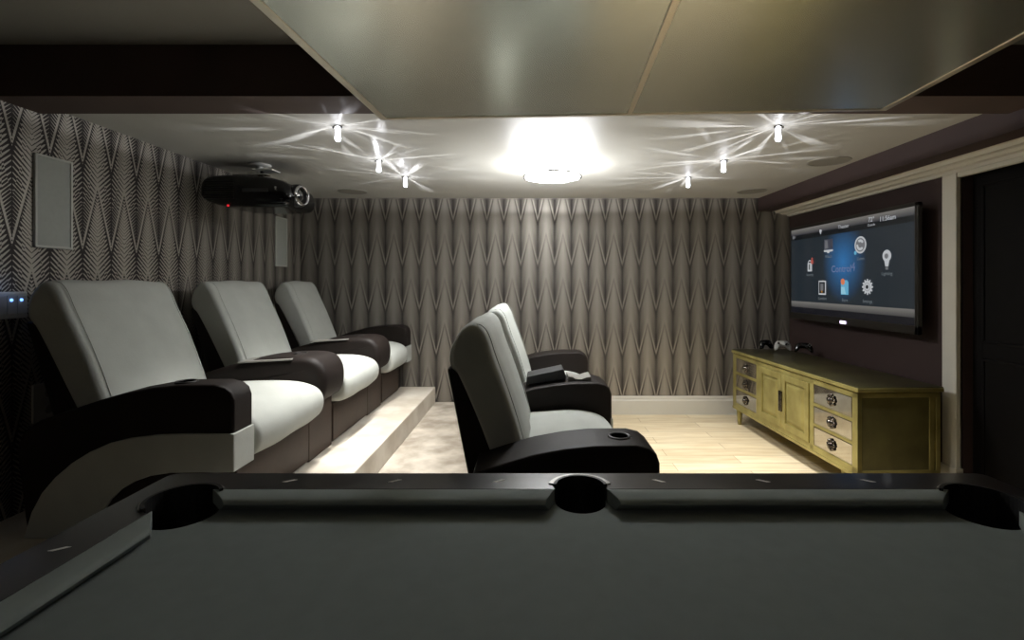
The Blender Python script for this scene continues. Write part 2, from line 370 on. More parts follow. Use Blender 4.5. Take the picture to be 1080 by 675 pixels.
# ================================================================== RECLINERS
def recliner(label, group, xa, xf, xb, z0, ya, yb, arms, bh=1.0, seed=0, lean=0):
    """a motorised cinema seat facing +X.  xa arm front, xf base front, xb foot of the back cushion.
    arms: list of (y0, y1, style, outer side -1/+1, tray, cup x)"""
    R = thing('recliner', label, 'armchair', ((xa+xb)/2, (ya+yb)/2, z0), 0, group)
    Z = lambda pts: [(x, z0 + z) for x, z in pts]
    g = .006
    bm = bx(xb-.2, xf-.045, ya+g, yb-g, z0, z0+.285)
    obj('base', bm, 'leather', R, bevel=.01)
    pf = Z([(xf-.04, .012), (xf-.005, .012), (xf, .03), (xf, .27), (xf-.005, .285), (xf-.04, .285)])
    obj('footrest', prism(pf, ya+g, yb-g), 'brown', R, bevel=.008)
    sc = Z([(xb-.1, .295), (xf-.02, .29), (xf+.06, .30), (xf+.10, .35), (xf+.10, .44), (xf+.04, .50), (xf-.12, .53), (xb+.1, .515), (xb-.1, .50)])
    obj('seat_cushion', soft_prism(sc, ya+g, yb-g, .035, puff=.012, seed=seed, wr=.004), 'cream', R, smooth=True)
    k = bh
    ZL = lambda pts: [(x - lean*(z-.5), z0 + z) for x, z in pts]
    front = [(xb+.03, .44), (xb+.005, .56), (xb-.065, .80*k), (xb-.135, .98*k), (xb-.165, 1.08*k), (xb-.215, 1.12*k)]
    bc = ZL(front + [(xb-.27, 1.09*k), (xb-.315, 1.02*k), (xb-.322, .95*k), (xb-.285, .89*k), (xb-.20, .70), (xb-.10, .44)])
    obj('backrest', soft_prism(bc, ya+.004, yb-.004, .03, puff=.012, seed=seed+3, wr=.008), 'cream', R, smooth=True)
    sh = ZL([(xb-.33, .93*k), (xb-.26, .92*k), (xb-.175, .70), (xb-.08, .42), (xb-.06, .05), (xb-.20, .05), (xb-.235, .45)])
    obj('back_shell', prism(sh, ya+.008, yb-.008), 'leather', R, bevel=.012)
    # piping seams down both edges of the back cushion
    line = ZL([(xb-.255, 1.095*k)]) + ZL(front[::-1])
    for yy, sg in ((ya+.05, -1), (yb-.05, 1)):
        c = bpy.data.curves.new('p', 'CURVE'); c.dimensions = '3D'; c.bevel_depth = .0018; c.bevel_resolution = 2
        sp = c.splines.new('NURBS'); sp.points.add(len(line)-1); sp.use_endpoint_u = True; sp.order_u = 3
        for q, (x, z) in zip(sp.points, line):
            q.co = (x+.011, yy, z+(.0075 if z > z0+1.05 else .002), 1)
        o = bpy.data.objects.new('p', c); C.objects.link(o)
        me = bpy.data.meshes.new_from_object(o.evaluated_get(bpy.context.evaluated_depsgraph_get()))
        bm = bmesh.new(); bm.from_mesh(me); bpy.data.objects.remove(o)
        obj('piping', bm, 'cream', R, smooth=True)
    for (y0, y1, style, side, tray, cup) in arms:
        if style == 'outer':
            pr = Z([(xf-.03, 0.0), (xf-.03, .30), (xa-.012, .31), (xa, .33), (xa, .61), (xa-.012, .645), (xa-.04, .668), (xa-.09, .68), (xa-.25, .678), (xa-.36, .667), (xa-.48, .645), (xa-.60, .61), (xa-.72, .57), (xb-.15, .52), (xb-.22, .47), (xb-.25, .40), (xb-.20, 0.0)])
            A = obj('armrest', prism(pr, y0, y1), 'leather', R, bevel=.014, seg=3)
            bo = [(xa+.008, .465), (xa-.2, .466), (xa-.33, .462), (xa-.45, .447), (xa-.54, .425), (xa-.63, .385), (xa-.71, .335), (xa-.78, .275), (xa-.84, .205), (xa-.885, .12), (xa-.92, .004)]
            bi = [(xa-.62, .004), (xa-.60, .06), (xa-.575, .115), (xa-.535, .175), (xa-.49, .22), (xa-.43, .255), (xa-.36, .28), (xa-.27, .293), (xa-.1, .295), (xa+.008, .295)]
            if side < 0: b0, b1 = y0-.010, y1-.002
            else: b0, b1 = y0+.002, y1+.008
            obj('side_band', prism(Z(bo+bi), b0, b1), 'cream', R, bevel=.005)
            top = .679
        else:
            pd = Z([(xf-.03, .37), (xa-.03, .37), (xa+.005, .42), (xa+.015, .52), (xa-.005, .60), (xa-.06, .652), (xa-.16, .662), (xa-.32, .655), (xa-.48, .635), (xa-.62, .60), (xa-.78, .55), (xb-.18, .49), (xb-.2, .37)])
            A = obj('armrest', soft_prism(pd, y0-.004, y1+.0, .045, puff=.004, seed=seed), 'leather', R, smooth=True)
            obj('arm_post', bx(xb-.2, xf-.004, y0+.004, y1-.004, z0, z0+.40), 'brown', R, bevel=.006)
            top = .661
        if cup is not None:
            cz = z0+top-.004; yc = (y0+y1)/2
            bm = lathe(bmesh.new(), [(.034, .0045), (.036, .009), (.044, .009), (.047, .006), (.047, -.02), (0, -.02)], (xa-cup, yc, cz), seg=28)
            ch = obj('cup_holder', bm, 'black', R, smooth=True)
            obj('cup_shade_disc', lathe(bmesh.new(), [(0, .0055), (.035, .0055), (.035, -.01), (0, -.01)], (xa-cup, yc, cz), seg=28), 'hole_shade', ch)  # flat black disc, the dark of the cup hole put into its colour
        if tray:
            x0, x1, t0, t1, tz = tray
            bm = bmesh.new()
            pts = [(x0, tz), (x1, tz+.02)]
            v = [bm.verts.new((x, y, z+h)) for x, z in pts for y in (t0, t1) for h in (0, .01)]
            for f in ((0, 1, 3, 2), (4, 6, 7, 5), (0, 4, 5, 1), (2, 3, 7, 6), (0, 2, 6, 4), (1, 5, 7, 3)): bm.faces.new([v[i] for i in f])
            obj('tray', bm, 'tray', R, bevel=.003)
    return R

GL = 'recliners on the carpeted platform'
recliner('recliner nearest the pool table on the platform, with a curved cream band down its side', GL,
         -1.33, -1.41, -2.045, .30, 2.29, 3.04,
         [(2.14, 2.29, 'outer', -1, None, .26), (3.04, 3.39, 'inner', 0, (-1.86, -1.52, 3.03, 3.20, .925), .22)], bh=1.02, seed=1, lean=.10)
recliner('cream recliner in the middle of the platform row, between two wide brown arms', GL,
         -1.33, -1.41, -2.045, .30, 3.395, 4.11,
         [(4.11, 4.48, 'inner', 0, (-1.9, -1.58, 4.10, 4.27, .925), .22)], bh=1.02, seed=2, lean=.10)
recliner('farthest recliner on the platform, against the back wallpaper', GL,
         -1.33, -1.41, -2.045, .30, 4.485, 5.05,
         [(5.05, 5.23, 'outer', 1, None, None)], bh=1.02, seed=3, lean=.10)
GR = 'recliners on the lower riser'
recliner('cream recliner with black arms on the lower riser, nearest behind the pool table', GR,
         .48, .36, -.045, .134, 2.07, 2.97,
         [(1.83, 2.07, 'outer', -1, None, .135), (2.97, 3.27, 'outer', 1, None, None)], bh=1.0, seed=4)
recliner('far cream recliner of the lower riser, closer to the back wallpaper', GR,
         .48, .36, -.045, .134, 3.284, 4.28,
         [(4.28, 4.50, 'outer', 1, None, None)], bh=1.0, seed=5)

# things on the middle arm of the lower riser
bm = prism([(-.05, .785), (.20, .815), (.205, .84), (.185, .885), (-.04, .838)], 3.06, 3.24)
o = obj('remote_case', bm, 'case', bevel=.006)
tag(o, 'charcoal wedge-shaped case lying on the arm between the two lower recliners', 'case')
bm = prism([(.215, .815), (.36, .815), (.36, .842), (.335, .838), (.30, .826), (.262, .828), (.245, .84), (.215, .843)], 3.04, 3.2)
o = obj('small_tray', bm, 'tray', bevel=.003)
tag(o, 'small pale scooped tray on the arm beside the charcoal case', 'tray')

# ================================================================== MEDIA CABINET
ang = math.atan2(.07, 1.8)
K = thing('media_cabinet', 'long gold leaf media cabinet with mirrored drawers under the television', 'cabinet', (2.11, 3.15, 0), ang)
def kb(name, m, *a, parent=K, bevel=.003): return obj(name, bx(*a), m, parent, bevel=bevel, local=True)
L, D, H0, H1 = 1.8, .56, .165, .75
kb('body', 'gold', .012, D, .012, L-.012, H0+.01, H1-.03)
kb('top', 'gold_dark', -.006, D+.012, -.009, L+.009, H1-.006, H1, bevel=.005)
kb('top_lip', 'gold', -.012, D+.012, -.015, L+.015, H1-.032, H1-.005, bevel=.005)
# face frame
bm = bmesh.new()
for y0, y1 in ((0, .028), (.258, .285), (.70, .735), (.965, 1.0)): box(bm, -.002, .03, y0*L, y1*L, H0, H1-.04)
box(bm, -.002, .03, 0, L, H0, H0+.055); box(bm, -.002, .03, 0, L, H1-.075, H1-.04)
zr = [H0+.055+i*(H1-.075-H0-.055)/3 for i in range(4)]
for a, b in ((.028, .258), (.735, .965)):
    for z in zr[1:3]: box(bm, -.002, .03, a*L, b*L, z-.011, z+.011)
obj('face_frame', bm, 'gold', K, local=True, bevel=.002)
for a, b in ((.028, .258), (.735, .965)):
    for i in range(3):
        z0 = zr[i]+(.011 if i else 0)+.003; z1 = zr[i+1]-(.011 if i < 2 else 0)-.003
        kb('drawer', 'mirror', -.001, .02, a*L+.004, b*L-.004, z0, z1, parent=K, bevel=.004)
M['rosette'] = mat('aged_silver_rosette', srgb(130, 124, 116), .2, 1, col2=srgb(60, 55, 52), nscale=60)
for dr in [c for c in list(bpy.data.objects) if c.name.startswith('drawer')]:
    ys = [v.co.y for v in dr.data.vertices]; zs = [v.co.z for v in dr.data.vertices]
    c = (-.004, (min(ys)+max(ys))/2, (min(zs)+max(zs))/2)
    bm = bmesh.new()
    lathe(bm, [(0, 0), (.03, 0), (.034, .004), (.02, .008), (.012, .012), (.019, .016), (.02, .022), (.012, .028), (0, .03)], c, dirv=(-1, 0, 0), seg=20)
    for q in range(8):
        t = q*PI/4
        lathe(bm, [(0, 0), (.014, .002), (.012, .008), (0, .011)], (c[0], c[1]+.032*math.cos(t), c[2]+.032*math.sin(t)), dirv=(-1, 0, 0), seg=10)
    obj('knob', bm, 'rosette', dr, local=True, smooth=True)
# the two doors with raised panels
for s, (a, b) in ((1, (.286, .4915)), (-1, (.4945, .699))):
    y0, y1 = a*L, b*L; z0, z1 = H0+.058, H1-.078
    dd = kb('cabinet_door', 'gold', .0, .022, y0, y1, z0, z1)
    bm = bmesh.new()
    fr = .052
    for (p, q, r_, s_) in ((y0, y0+fr, z0, z1), (y1-fr, y1, z0, z1), (y0+fr, y1-fr, z0, z0+fr), (y0+fr, y1-fr, z1-fr, z1)):
        box(bm, -.012, .002, p, q, r_, s_)
    obj('door_frame', bm, 'gold', dd, local=True, bevel=.004)
    bm = bmesh.new()
    for x, o_ in ((-.001, fr+.012), (-.01, fr+.035)):
        pass
    va = [bm.verts.new((-.001, y, z)) for y, z in ((y0+fr+.01, z0+fr+.01), (y1-fr-.01, z0+fr+.01), (y1-fr-.01, z1-fr-.01), (y0+fr+.01, z1-fr-.01))]
    vb = [bm.verts.new((-.011, y, z)) for y, z in ((y0+fr+.035, z0+fr+.035), (y1-fr-.035, z0+fr+.035), (y1-fr-.035, z1-fr-.035), (y0+fr+.035, z1-fr-.035))]
    bm.faces.new(vb); bm.faces.new(va[::-1])
    for i in range(4): bm.faces.new((va[i], va[(i+1) % 4], vb[(i+1) % 4], vb[i]))
    obj('raised_panel', bm, 'gold', dd, local=True)
    ym = y1-.012 if s > 0 else y0+.012
    obj('handle', bx(-.026, -.012, ym-.008, ym+.008, .36, .53), 'rosette', dd, local=True, bevel=.003)
# near and far ends: stiles and a darker inset panel
for yy, sgn in ((0, -1), (L, 1)):
    bm = bmesh.new(); y0, y1 = sorted((yy, yy+sgn*-.014))
    for x0, x1 in ((.0, .03), (D-.075, D-.045), (D-.03, D)): box(bm, x0, x1, y0, y1, H0-.0, H1-.04)
    box(bm, 0, D, y0, y1, H0, H0+.04); box(bm, 0, D, y0, y1, H1-.07, H1-.04)
    obj('end_frame', bm, 'gold', K, local=True, bevel=.003)
    y0, y1 = sorted((yy+sgn*-.006, yy+sgn*-.016))
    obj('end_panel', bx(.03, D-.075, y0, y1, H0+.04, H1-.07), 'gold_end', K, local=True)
for x in (.035, D-.035):
    for y in (.16, L-.07):
        bm = lathe(bmesh.new(), [(0, 0), (.016, 0), (.019, .02), (.026, .10), (.03, H0+.012), (0, H0+.012)], (x, y, 0), seg=16)
        obj('leg', bm, 'gold', K, local=True, smooth=True)
kb('bottom_rail', 'gold', -.006, D, -.004, L+.004, H0-.012, H0+.012)

# game controllers on the cabinet
def controller(label, mname, x, y, z, rz, tilt=0):
    R = thing('game_controller', label, 'game controller', (x, y, z), rz, 'game controllers on the gold cabinet')
    R.rotation_euler = (tilt, 0, rz)
    pts = [(-.05, .03), (-.03, .034), (.03, .034), (.05, .03), (.068, .012), (.078, -.02), (.08, -.055), (.066, -.062), (.052, -.04), (.036, -.022), (0, -.018), (-.036, -.022), (-.052, -.04), (-.066, -.062), (-.08, -.055), (-.078, -.02), (-.068, .012)]
    pts = smooth_poly(pts, 1)
    bm = bmesh.new()
    lay = []
    for z_, s in ((.004, .86), (.014, 1), (.03, 1), (.042, .84)):
        lay.append([bm.verts.new((px_*s, py_*s, z_ - (.004 if 0 else 0))) for px_, py_ in pts])
    n = len(pts)
    for A, B in zip(lay, lay[1:]):
        for i in range(n): bm.faces.new((A[i], A[(i+1) % n], B[(i+1) % n], B[i]))
    bm.faces.new(lay[0][::-1]); bm.faces.new(lay[-1])
    obj('shell', bm, mname, R, local=True, smooth=True)
    for sx in (-.045, .022):
        obj('thumbstick', lathe(bmesh.new(), [(.006, 0), (.005, .012), (.011, .016), (.011, .02), (0, .018)], (sx, .004 if sx < 0 else -.008, .041), seg=14), 'black', R, local=True, smooth=True)
    for q in range(4):
        obj('button', lathe(bmesh.new(), [(.0055, 0), (.0055, .004), (0, .006)], (.05+.012*math.cos(q*PI/2), .008+.012*math.sin(q*PI/2), .041), seg=10), 'chrome' if mname != 'white_plastic' else 'black', R, local=True)
    return R
controller('black game controller at the far corner of the gold cabinet, left of the white one', 'gloss_black', 2.33, 4.90, .812, .35, 1.2)
controller('white game controller standing on edge between two black ones', 'white_plastic', 2.46, 4.80, .815, -.15, math.radians(72))
controller('black game controller on the gold cabinet, right of the white one and nearer the wall', 'gloss_black', 2.60, 4.66, .812, -.45, 1.2)

# ================================================================== TELEVISION
SX = 2.668
TV = thing('television', 'large black wall-mounted television showing a blue home menu of icons', 'television', (2.72, 4.19, 1.53))
obj('housing', bx(SX+.004, SX+.032, 3.355, 5.03, 1.072, 1.992), 'black', TV, bevel=.006)
bm = bmesh.new()
y0, y1, z0, z1 = 3.35, 5.035, 1.068, 1.996
for a in ((y0, y1, z1-.028, z1), (y0, y1, z0, z0+.062), (y0, y0+.03, z0, z1), (y1-.03, y1, z0, z1)): box(bm, SX-.008, SX+.02, *a)
obj('bezel', bm, mat('tv_bezel', srgb(34, 31, 28), .3, noise=.1), TV, bevel=.003)
obj('screen', bx(SX-.002, SX+.01, y0+.03, y1-.03, z0+.06, z1-.026), screen_mat(), TV)
obj('wall_bracket', bx(SX+.032, XR-.001, 3.9, 4.5, 1.35, 1.75), 'black', TV)
obj('power_light', bx(SX-.016, SX-.01, 4.115, 4.195, 1.078, 1.104), 'led_white', TV, bevel=.003)
Rm = Matrix(((0, 0, -1), (-1, 0, 0), (0, 1, 0))).to_4x4()
def put(name, bm, m, y, z, off=.004, parent=None):
    """flat picture element: local x runs towards the viewer's right, local y up"""
    bm.transform(Matrix.Translation((SX-.002-off, y, z)) @ Rm)
    o = obj(name, bm, m, parent or TV); return o
def poly2(pts, bm=None):
    bm = bm or bmesh.new(); bm.faces.new([bm.verts.new((x, y, 0)) for x, y in pts]); return bm
def disc(r, n=28, cx=0, cy=0, bm=None, sy=1): return poly2([(cx+r*math.cos(2*PI*i/n), cy+sy*r*math.sin(2*PI*i/n)) for i in range(n)], bm)
def rect(x0, x1, y0, y1, bm=None): return poly2([(x0, y0), (x1, y0), (x1, y1), (x0, y1)], bm)
def ring(r0, r1, n=32, cx=0, cy=0, a0=0, a1=2*PI, bm=None):
    bm = bm or bmesh.new()
    for i in range(n):
        a, b = a0+(a1-a0)*i/n, a0+(a1-a0)*(i+1)/n
        bm.faces.new([bm.verts.new((cx+r*math.cos(t), cy+r*math.sin(t), 0)) for r, t in ((r0, a), (r1, a), (r1, b), (r0, b))])
    return bm
cap = lambda s, y, z, sz=.036, m='e_dim': put('caption', text_bm(s, sz), m, y, z)
put('header_text', text_bm('Theater', .046), 'e_text', 4.16, 1.915)
put('header_text', text_bm('72°', .05, .0008), 'e_text', 3.815, 1.93)
put('header_text', text_bm('Outside', .026), 'e_text', 3.815, 1.888)
put('header_text', text_bm('11:56am', .05, .0008), 'e_text', 3.64, 1.918)
put('room_marker', poly2([(-.012, .02), (-.018, .008), (0, -.028), (.018, .008), (.012, .02)]), 'e_white', 4.49, 1.905)
put('back_arrow', poly2([(-.03, 0), (0, .028), (0, .01), (.025, .01), (.025, -.01), (0, -.01), (0, -.028)]), 'e_grey', 4.95, 1.893)
# watch
a = put('watch_icon', rect(-.065, .065, -.03, .06), mat('screen_watch', (.01, .01, .01, 1), .3, emit=srgb(64, 66, 78), estr=.8, noise=.01), 4.37, 1.765)
put('glare', poly2([(-.05, -.025), (.0, -.025), (-.01, .05), (-.045, .05)]), 'e_grey', 4.37, 1.765, .006, a)
put('watch_stand', poly2([(-.068, -.036), (.068, -.036), (.066, -.052), (.02, -.055), (.012, -.066), (-.012, -.066), (-.02, -.055), (-.066, -.052)]), 'e_white', 4.37, 1.765, .005, a)
cap('Watch', 4.37, 1.668)
# listen
a = put('listen_icon', disc(.07), 'e_grey', 3.94, 1.74)
put('rim', ring(.056, .07), 'e_white', 3.94, 1.74, .006, a)
bm = ring(.024, .045, a0=.5, a1=2.2); ring(.024, .045, a0=3.0, a1=5.6, bm=bm)
put('cone', bm, 'e_white', 3.94, 1.74, .007, a)
put('note', disc(.016, cx=-.058, cy=-.062), 'e_cyan', 3.94, 1.74, .008, a)
cap('Listen', 3.94, 1.628)
# security
a = put('security_icon', rect(-.036, .036, -.052, .03), 'e_white', 4.665, 1.592)
put('shackle', ring(.018, .028, a0=0, a1=PI, cy=.03), 'e_white', 4.665, 1.592, .005, a)
put('keyhole', rect(-.009, .009, -.035, .018), 'e_dark', 4.665, 1.592, .007, a)
bm = disc(.022, cx=.045, cy=.038); disc(.013, cx=.045, cy=.068, bm=bm)
put('badge', bm, 'e_red', 4.665, 1.592, .008, a)
cap('Security', 4.665, 1.508)
# lighting
bm = disc(.045, cy=.03); poly2([(-.026, -.002), (.026, -.002), (.016, -.05), (-.016, -.05)], bm)
a = put('lighting_icon', bm, 'e_white', 3.647, 1.605)
put('screw_base', rect(-.014, .014, -.075, -.054), 'e_grey', 3.647, 1.605, .004, a)
put('filament', disc(.02, cy=.028), 'e_grey', 3.647, 1.605, .007, a)
cap('Lighting', 3.647, 1.50)
# comfort
a = put('comfort_icon', rect(-.056, .056, -.068, .062), 'e_white', 4.463, 1.388)
put('face', rect(-.044, .044, -.054, .05), 'e_dark', 4.463, 1.388, .006, a)
put('dial', rect(-.022, .022, -.03, .036), 'e_grey', 4.463, 1.388, .007, a)
put('display', rect(-.012, .012, -.048, -.03), mat('screen_amber', (.01, .01, .01, 1), .3, emit=srgb(170, 120, 50), estr=.8, noise=.01), 4.463, 1.388, .008, a)
cap('Comfort', 4.463, 1.285)
# store
a = put('store_icon', poly2([(-.05, -.066), (.05, -.066), (.05, .04), (.034, .058), (-.05, .058)]), 'e_cyan', 4.142, 1.395)
put('tag_light', poly2([(-.044, -.06), (.02, -.06), (.0, .0), (-.044, .0)]), mat('screen_pale_cyan', (.01, .01, .01, 1), .3, emit=srgb(150, 205, 225), estr=.8, noise=.01), 4.142, 1.395, .006, a)
put('badge', disc(.027, cx=-.018, cy=.045), 'e_orange', 4.142, 1.395, .008, a)
cap('Store', 4.142, 1.282)
# settings
pts = []
for i in range(12):
    for r, o_ in ((.05, -.35), (.064, -.2), (.064, .2), (.05, .35)):
        t = 2*PI*i/12 + o_*2*PI/12*.9; pts.append((r*math.cos(t), r*math.sin(t)))
a = put('settings_icon', poly2(pts), 'e_white', 3.859, 1.398)
put('hub', disc(.016), 'e_dark', 3.859, 1.398, .007, a)
put('hub_ring', ring(.03, .034), 'e_grey', 3.859, 1.398, .006, a)
cap('Settings', 3.859, 1.282)
# wordmark
a = put('wordmark', text_bm('Control', .084, .0012), 'e_logo', 4.19, 1.55)
put('wordmark_figure', text_bm('4', .105), 'e_logo', 4.03, 1.562, .004, a)

# ================================================================== PROJECTOR
P = thing('projector', 'black ceiling-mounted video projector in the corner over the recliners', 'projector', (-2.12, 3.75, 2.10))
body = smooth_poly([(-2.46, 2.0), (-1.86, 1.99), (-1.80, 2.02), (-1.79, 2.10), (-1.83, 2.18), (-2.0, 2.225), (-2.3, 2.235), (-2.47, 2.21)], 2)
obj('case', soft_prism(body, 3.55, 4.0, .05, it=0), 'gloss_black', P, smooth=True)
bm = bmesh.new()
for i in range(9): box(bm, -2.42+.0*i, -2.2, 3.545, 3.56, 2.05+i*.016, 2.057+i*.016)
obj('vent', bm, 'black', P)
bm = bx(-2.14, -1.95, 3.546, 3.556, 2.10, 2.125); obj('badge_strip', bm, 'case', P, bevel=.002)
obj('lens_barrel', lathe(bmesh.new(), [(0, 0), (.085, 0), (.085, .05), (.074, .066), (.066, .066), (.06, .03), (0, .02)], (-1.83, 3.70, 2.095), dirv=(1, -.22, 0), seg=40), 'black', P, smooth=True)
obj('lens_ring', lathe(bmesh.new(), [(.062, .058), (.062, .074), (.074, .074), (.078, .06)], (-1.83, 3.70, 2.095), dirv=(1, -.22, 0), seg=40), 'chrome', P, smooth=True)
obj('lens', lathe(bmesh.new(), [(.06, .035), (.045, .052), (.02, .06), (0, .062)], (-1.83, 3.70, 2.095), dirv=(1, -.22, 0), seg=40), 'lens', P, smooth=True)
obj('status_light', lathe(bmesh.new(), [(0, -.004), (.008, -.002), (.008, .004), (0, .006)], (-2.25, 3.56, 2.0), dirv=(0, -1, 0), seg=12), 'led_red', P)
obj('lens_shift_knob', lathe(bmesh.new(), [(0, 0), (.012, 0), (.012, .01), (0, .012)], (-1.9, 3.56, 2.13), dirv=(0, -1, 0), seg=14), 'chrome', P, smooth=True)
bm = bx(-2.26, -2.0, 3.62, 3.68, 2.24, 2.252); box(bm, -2.26, -2.0, 3.86, 3.92, 2.24, 2.252); box(bm, -2.15, -2.11, 3.62, 3.92, 2.245, 2.262)
obj('mount_bracket', bm, 'chrome', P, bevel=.002)
obj('mount_pole', lathe(bmesh.new(), [(0, 0), (.022, 0), (.022, .09), (0, .09)], (-2.13, 3.76, 2.25), seg=20), 'white_plastic', P, smooth=True)
obj('ceiling_plate', lathe(bmesh.new(), [(0, 0), (.07, 0), (.08, .008), (.08, .018), (0, .018)], (-2.13, 3.76, ZC-.018), seg=32), 'white_plastic', P, smooth=True)
bm = bx(-2.10, -1.95, 3.60, 3.72, 2.272, 2.284); obj('mount_plate', bm, 'white_plastic', P, bevel=.003)
bm = bx(-2.06, -2.04, 3.64, 3.66, 2.20, 2.28); obj('mount_arm', bm, 'black', P)

# ================================================================== WALL FITTINGS
def wall_speaker(label, y0, y1, z0, z1):
    R = thing('wall_speaker', label, 'speaker', (XL, (y0+y1)/2, (z0+z1)/2), 0, 'white in-wall speakers on the side wall')
    bm = bmesh.new(); f = .012
    for a in ((y0, y1, z0, z0+f), (y0, y1, z1-f, z1), (y0, y0+f, z0, z1), (y1-f, y1, z0, z1)): box(bm, XL-.001, XL+.014, *a)
    obj('frame', bm, 'grille_frame', R, bevel=.003)
    obj('grille', bx(XL-.001, XL+.009, y0+f, y1-f, z0+f, z1-f), 'grille', R)
wall_speaker('white rectangular in-wall speaker nearest, above the first platform recliner', 2.447, 2.648, 1.612, 2.092)
wall_speaker('small-looking white in-wall speaker far down the side wall, below the projector', 4.735, 4.955, 1.593, 2.085)
R = thing('light_switch', 'white double light switch with two blue lights on the side wall', 'light switch', (XL, 2.34, 1.32))
obj('plate', bx(XL-.001, XL+.01, 2.262, 2.413, 1.258, 1.388), 'white_plastic', R, bevel=.003)
for i in range(3):
    k = obj('rocker', bx(XL+.008, XL+.014, 2.272+i*.046, 2.314+i*.046, 1.278, 1.37), 'white_plastic', R, bevel=.002)
    if i: obj('indicator', lathe(bmesh.new(), [(0, .003), (.007, .001), (.007, -.004), (0, -.004)], (XL+.015, 2.288+i*.046, 1.348), dirv=(1, 0, 0), seg=12), 'led_blue', k)
R = thing('wall_socket', 'dim white socket plate low on the side wall behind the first recliner', 'socket', (XL, 2.5, .82))
obj('plate', bx(XL-.001, XL+.01, 2.44, 2.60, .72, .915), 'white_plastic', R, bevel=.003)
for z in (.775, .86): obj('outlet', lathe(bmesh.new(), [(0, .004), (.022, .004), (.024, 0), (0, 0)], (XL+.009, 2.52, z), dirv=(1, 0, 0), seg=20), 'tray', R)

# ================================================================== CEILING FITTINGS
def ceiling_speaker(label, x, y, r):
    R = thing('ceiling_speaker', label, 'speaker', (x, y, ZC), 0, 'round speakers flush in the white ceiling')
    obj('trim_ring', lathe(bmesh.new(), [(r-.008, 0), (r-.008, -.004), (r, -.004), (r+.003, 0)], (x, y, ZC), seg=40), 'tray', R)
    obj('grille', lathe(bmesh.new(), [(0, -.002), (r-.008, -.002), (r-.008, .001)], (x, y, ZC), seg=40), mat('ceiling_grille', srgb(150, 146, 136), .7, noise=.05, nscale=60), R)
ceiling_speaker('round ceiling speaker near the brown soffit, closest to the pool table', 2.235, 3.66, .145)
ceiling_speaker('round ceiling speaker by the back wall on the television side', 2.19, 4.86, .14)
ceiling_speaker('round ceiling speaker by the back wall near the projector', -1.83, 4.88, .14)

def caustic(x, y, z, seed, power):
    """lamp inside a faceted crystal: throws spokes of light over the ceiling"""
    ld = bpy.data.lights.new('crystal_rays', 'POINT'); ld.energy = power; ld.shadow_soft_size = .004; ld.color = (.93, .94, 1)
    ld.use_nodes = True; t = ld.node_tree; em = t.nodes['Emission']
    tc = t.nodes.new('ShaderNodeTexCoord'); sp = t.nodes.new('ShaderNodeSeparateXYZ'); t.links.new(tc.outputs['Normal'], sp.inputs[0])
    X, Y, Zn = (N(t, sp.outputs[i]) for i in range(3))
    up = Zn.abs().mx(.02)
    rr = (X*X + Y*Y)._m('SQRT').mx(.001)
    cb = t.nodes.new('ShaderNodeCombineXYZ')
    for i, v in enumerate((X/rr*1.0, Y/rr*1.0, (rr/up)*.025 + seed*3.7)):
        t.links.new(v.s, cb.inputs[i])
    nz = t.nodes.new('ShaderNodeTexNoise'); nz.inputs['Scale'].default_value = 5.2; nz.inputs['Detail'].default_value = 1.0
    t.links.new(cb.outputs[0], nz.inputs['Vector'])
    ray = ((N(t, nz.outputs[0]) - .55) * 8.0).clamp().pw(2.0)
    q = rr/up
    gain = (q*q*.9 + .3).mn(22.0) * ((q * -.14 + 1.25).clamp())
    f = ray * gain + .25
    s = f * Zn.gt(.02)
    t.links.new(s.s, em.inputs['Strength'])
    lo = bpy.data.objects.new('crystal_rays', ld); C.objects.link(lo); lo.location = (x, y, z)
    return lo

def ceiling_spot(label, x, y, seed, spot, rays):
    R = thing('crystal_spotlight', label, 'ceiling light', (x, y, ZC), 0, 'crystal spotlights in the white ceiling')
    obj('ceiling_ring', lathe(bmesh.new(), [(0, 0), (.022, 0), (.022, -.003), (.018, -.007), (0, -.007)], (x, y, ZC), seg=28), 'chrome', R, smooth=True)
    obj('crystal', lathe(bmesh.new(), [(0, -.006), (.013, -.008), (.014, -.035), (.015, -.055), (.018, -.075), (.013, -.088), (0, -.092)], (x, y, ZC), seg=10), 'crystal', R)
    for s in (-1, 1):
        obj('pin', lathe(bmesh.new(), [(0, -.004), (.004, -.004), (.0055, -.016), (0, -.018)], (x+s*.024, y-.008, ZC), seg=10), 'black', R, smooth=True)
    ld = bpy.data.lights.new('downlight', 'SPOT'); ld.energy = spot; ld.spot_size = math.radians(78); ld.spot_blend = .95; ld.shadow_soft_size = .03; ld.color = (1, .975, .935)
    lo = bpy.data.objects.new('downlight', ld); C.objects.link(lo); lo.location = (x, y, ZC-.105)
    if rays: caustic(x, y, ZC-.12, seed, rays)
RAY = 2.4
ceiling_spot('lit crystal spotlight nearest the pool table on the platform side', -1.147, 2.83, 1, 120, RAY)
ceiling_spot('middle lit crystal spotlight of the platform-side row', -1.16, 3.62, 2, 120, RAY)
ceiling_spot('lit crystal spotlight of the platform-side row closest to the back wall', -1.11, 4.18, 3, 80, RAY)
ceiling_spot('lit crystal spotlight nearest the pool table on the television side', 1.43, 2.83, 4, 110, RAY)
ceiling_spot('middle lit crystal spotlight of the television-side row', 1.42, 3.62, 5, 130, RAY)
ceiling_spot('lit crystal spotlight of the television-side row closest to the back wall', 1.34, 4.20, 6, 110, RAY)

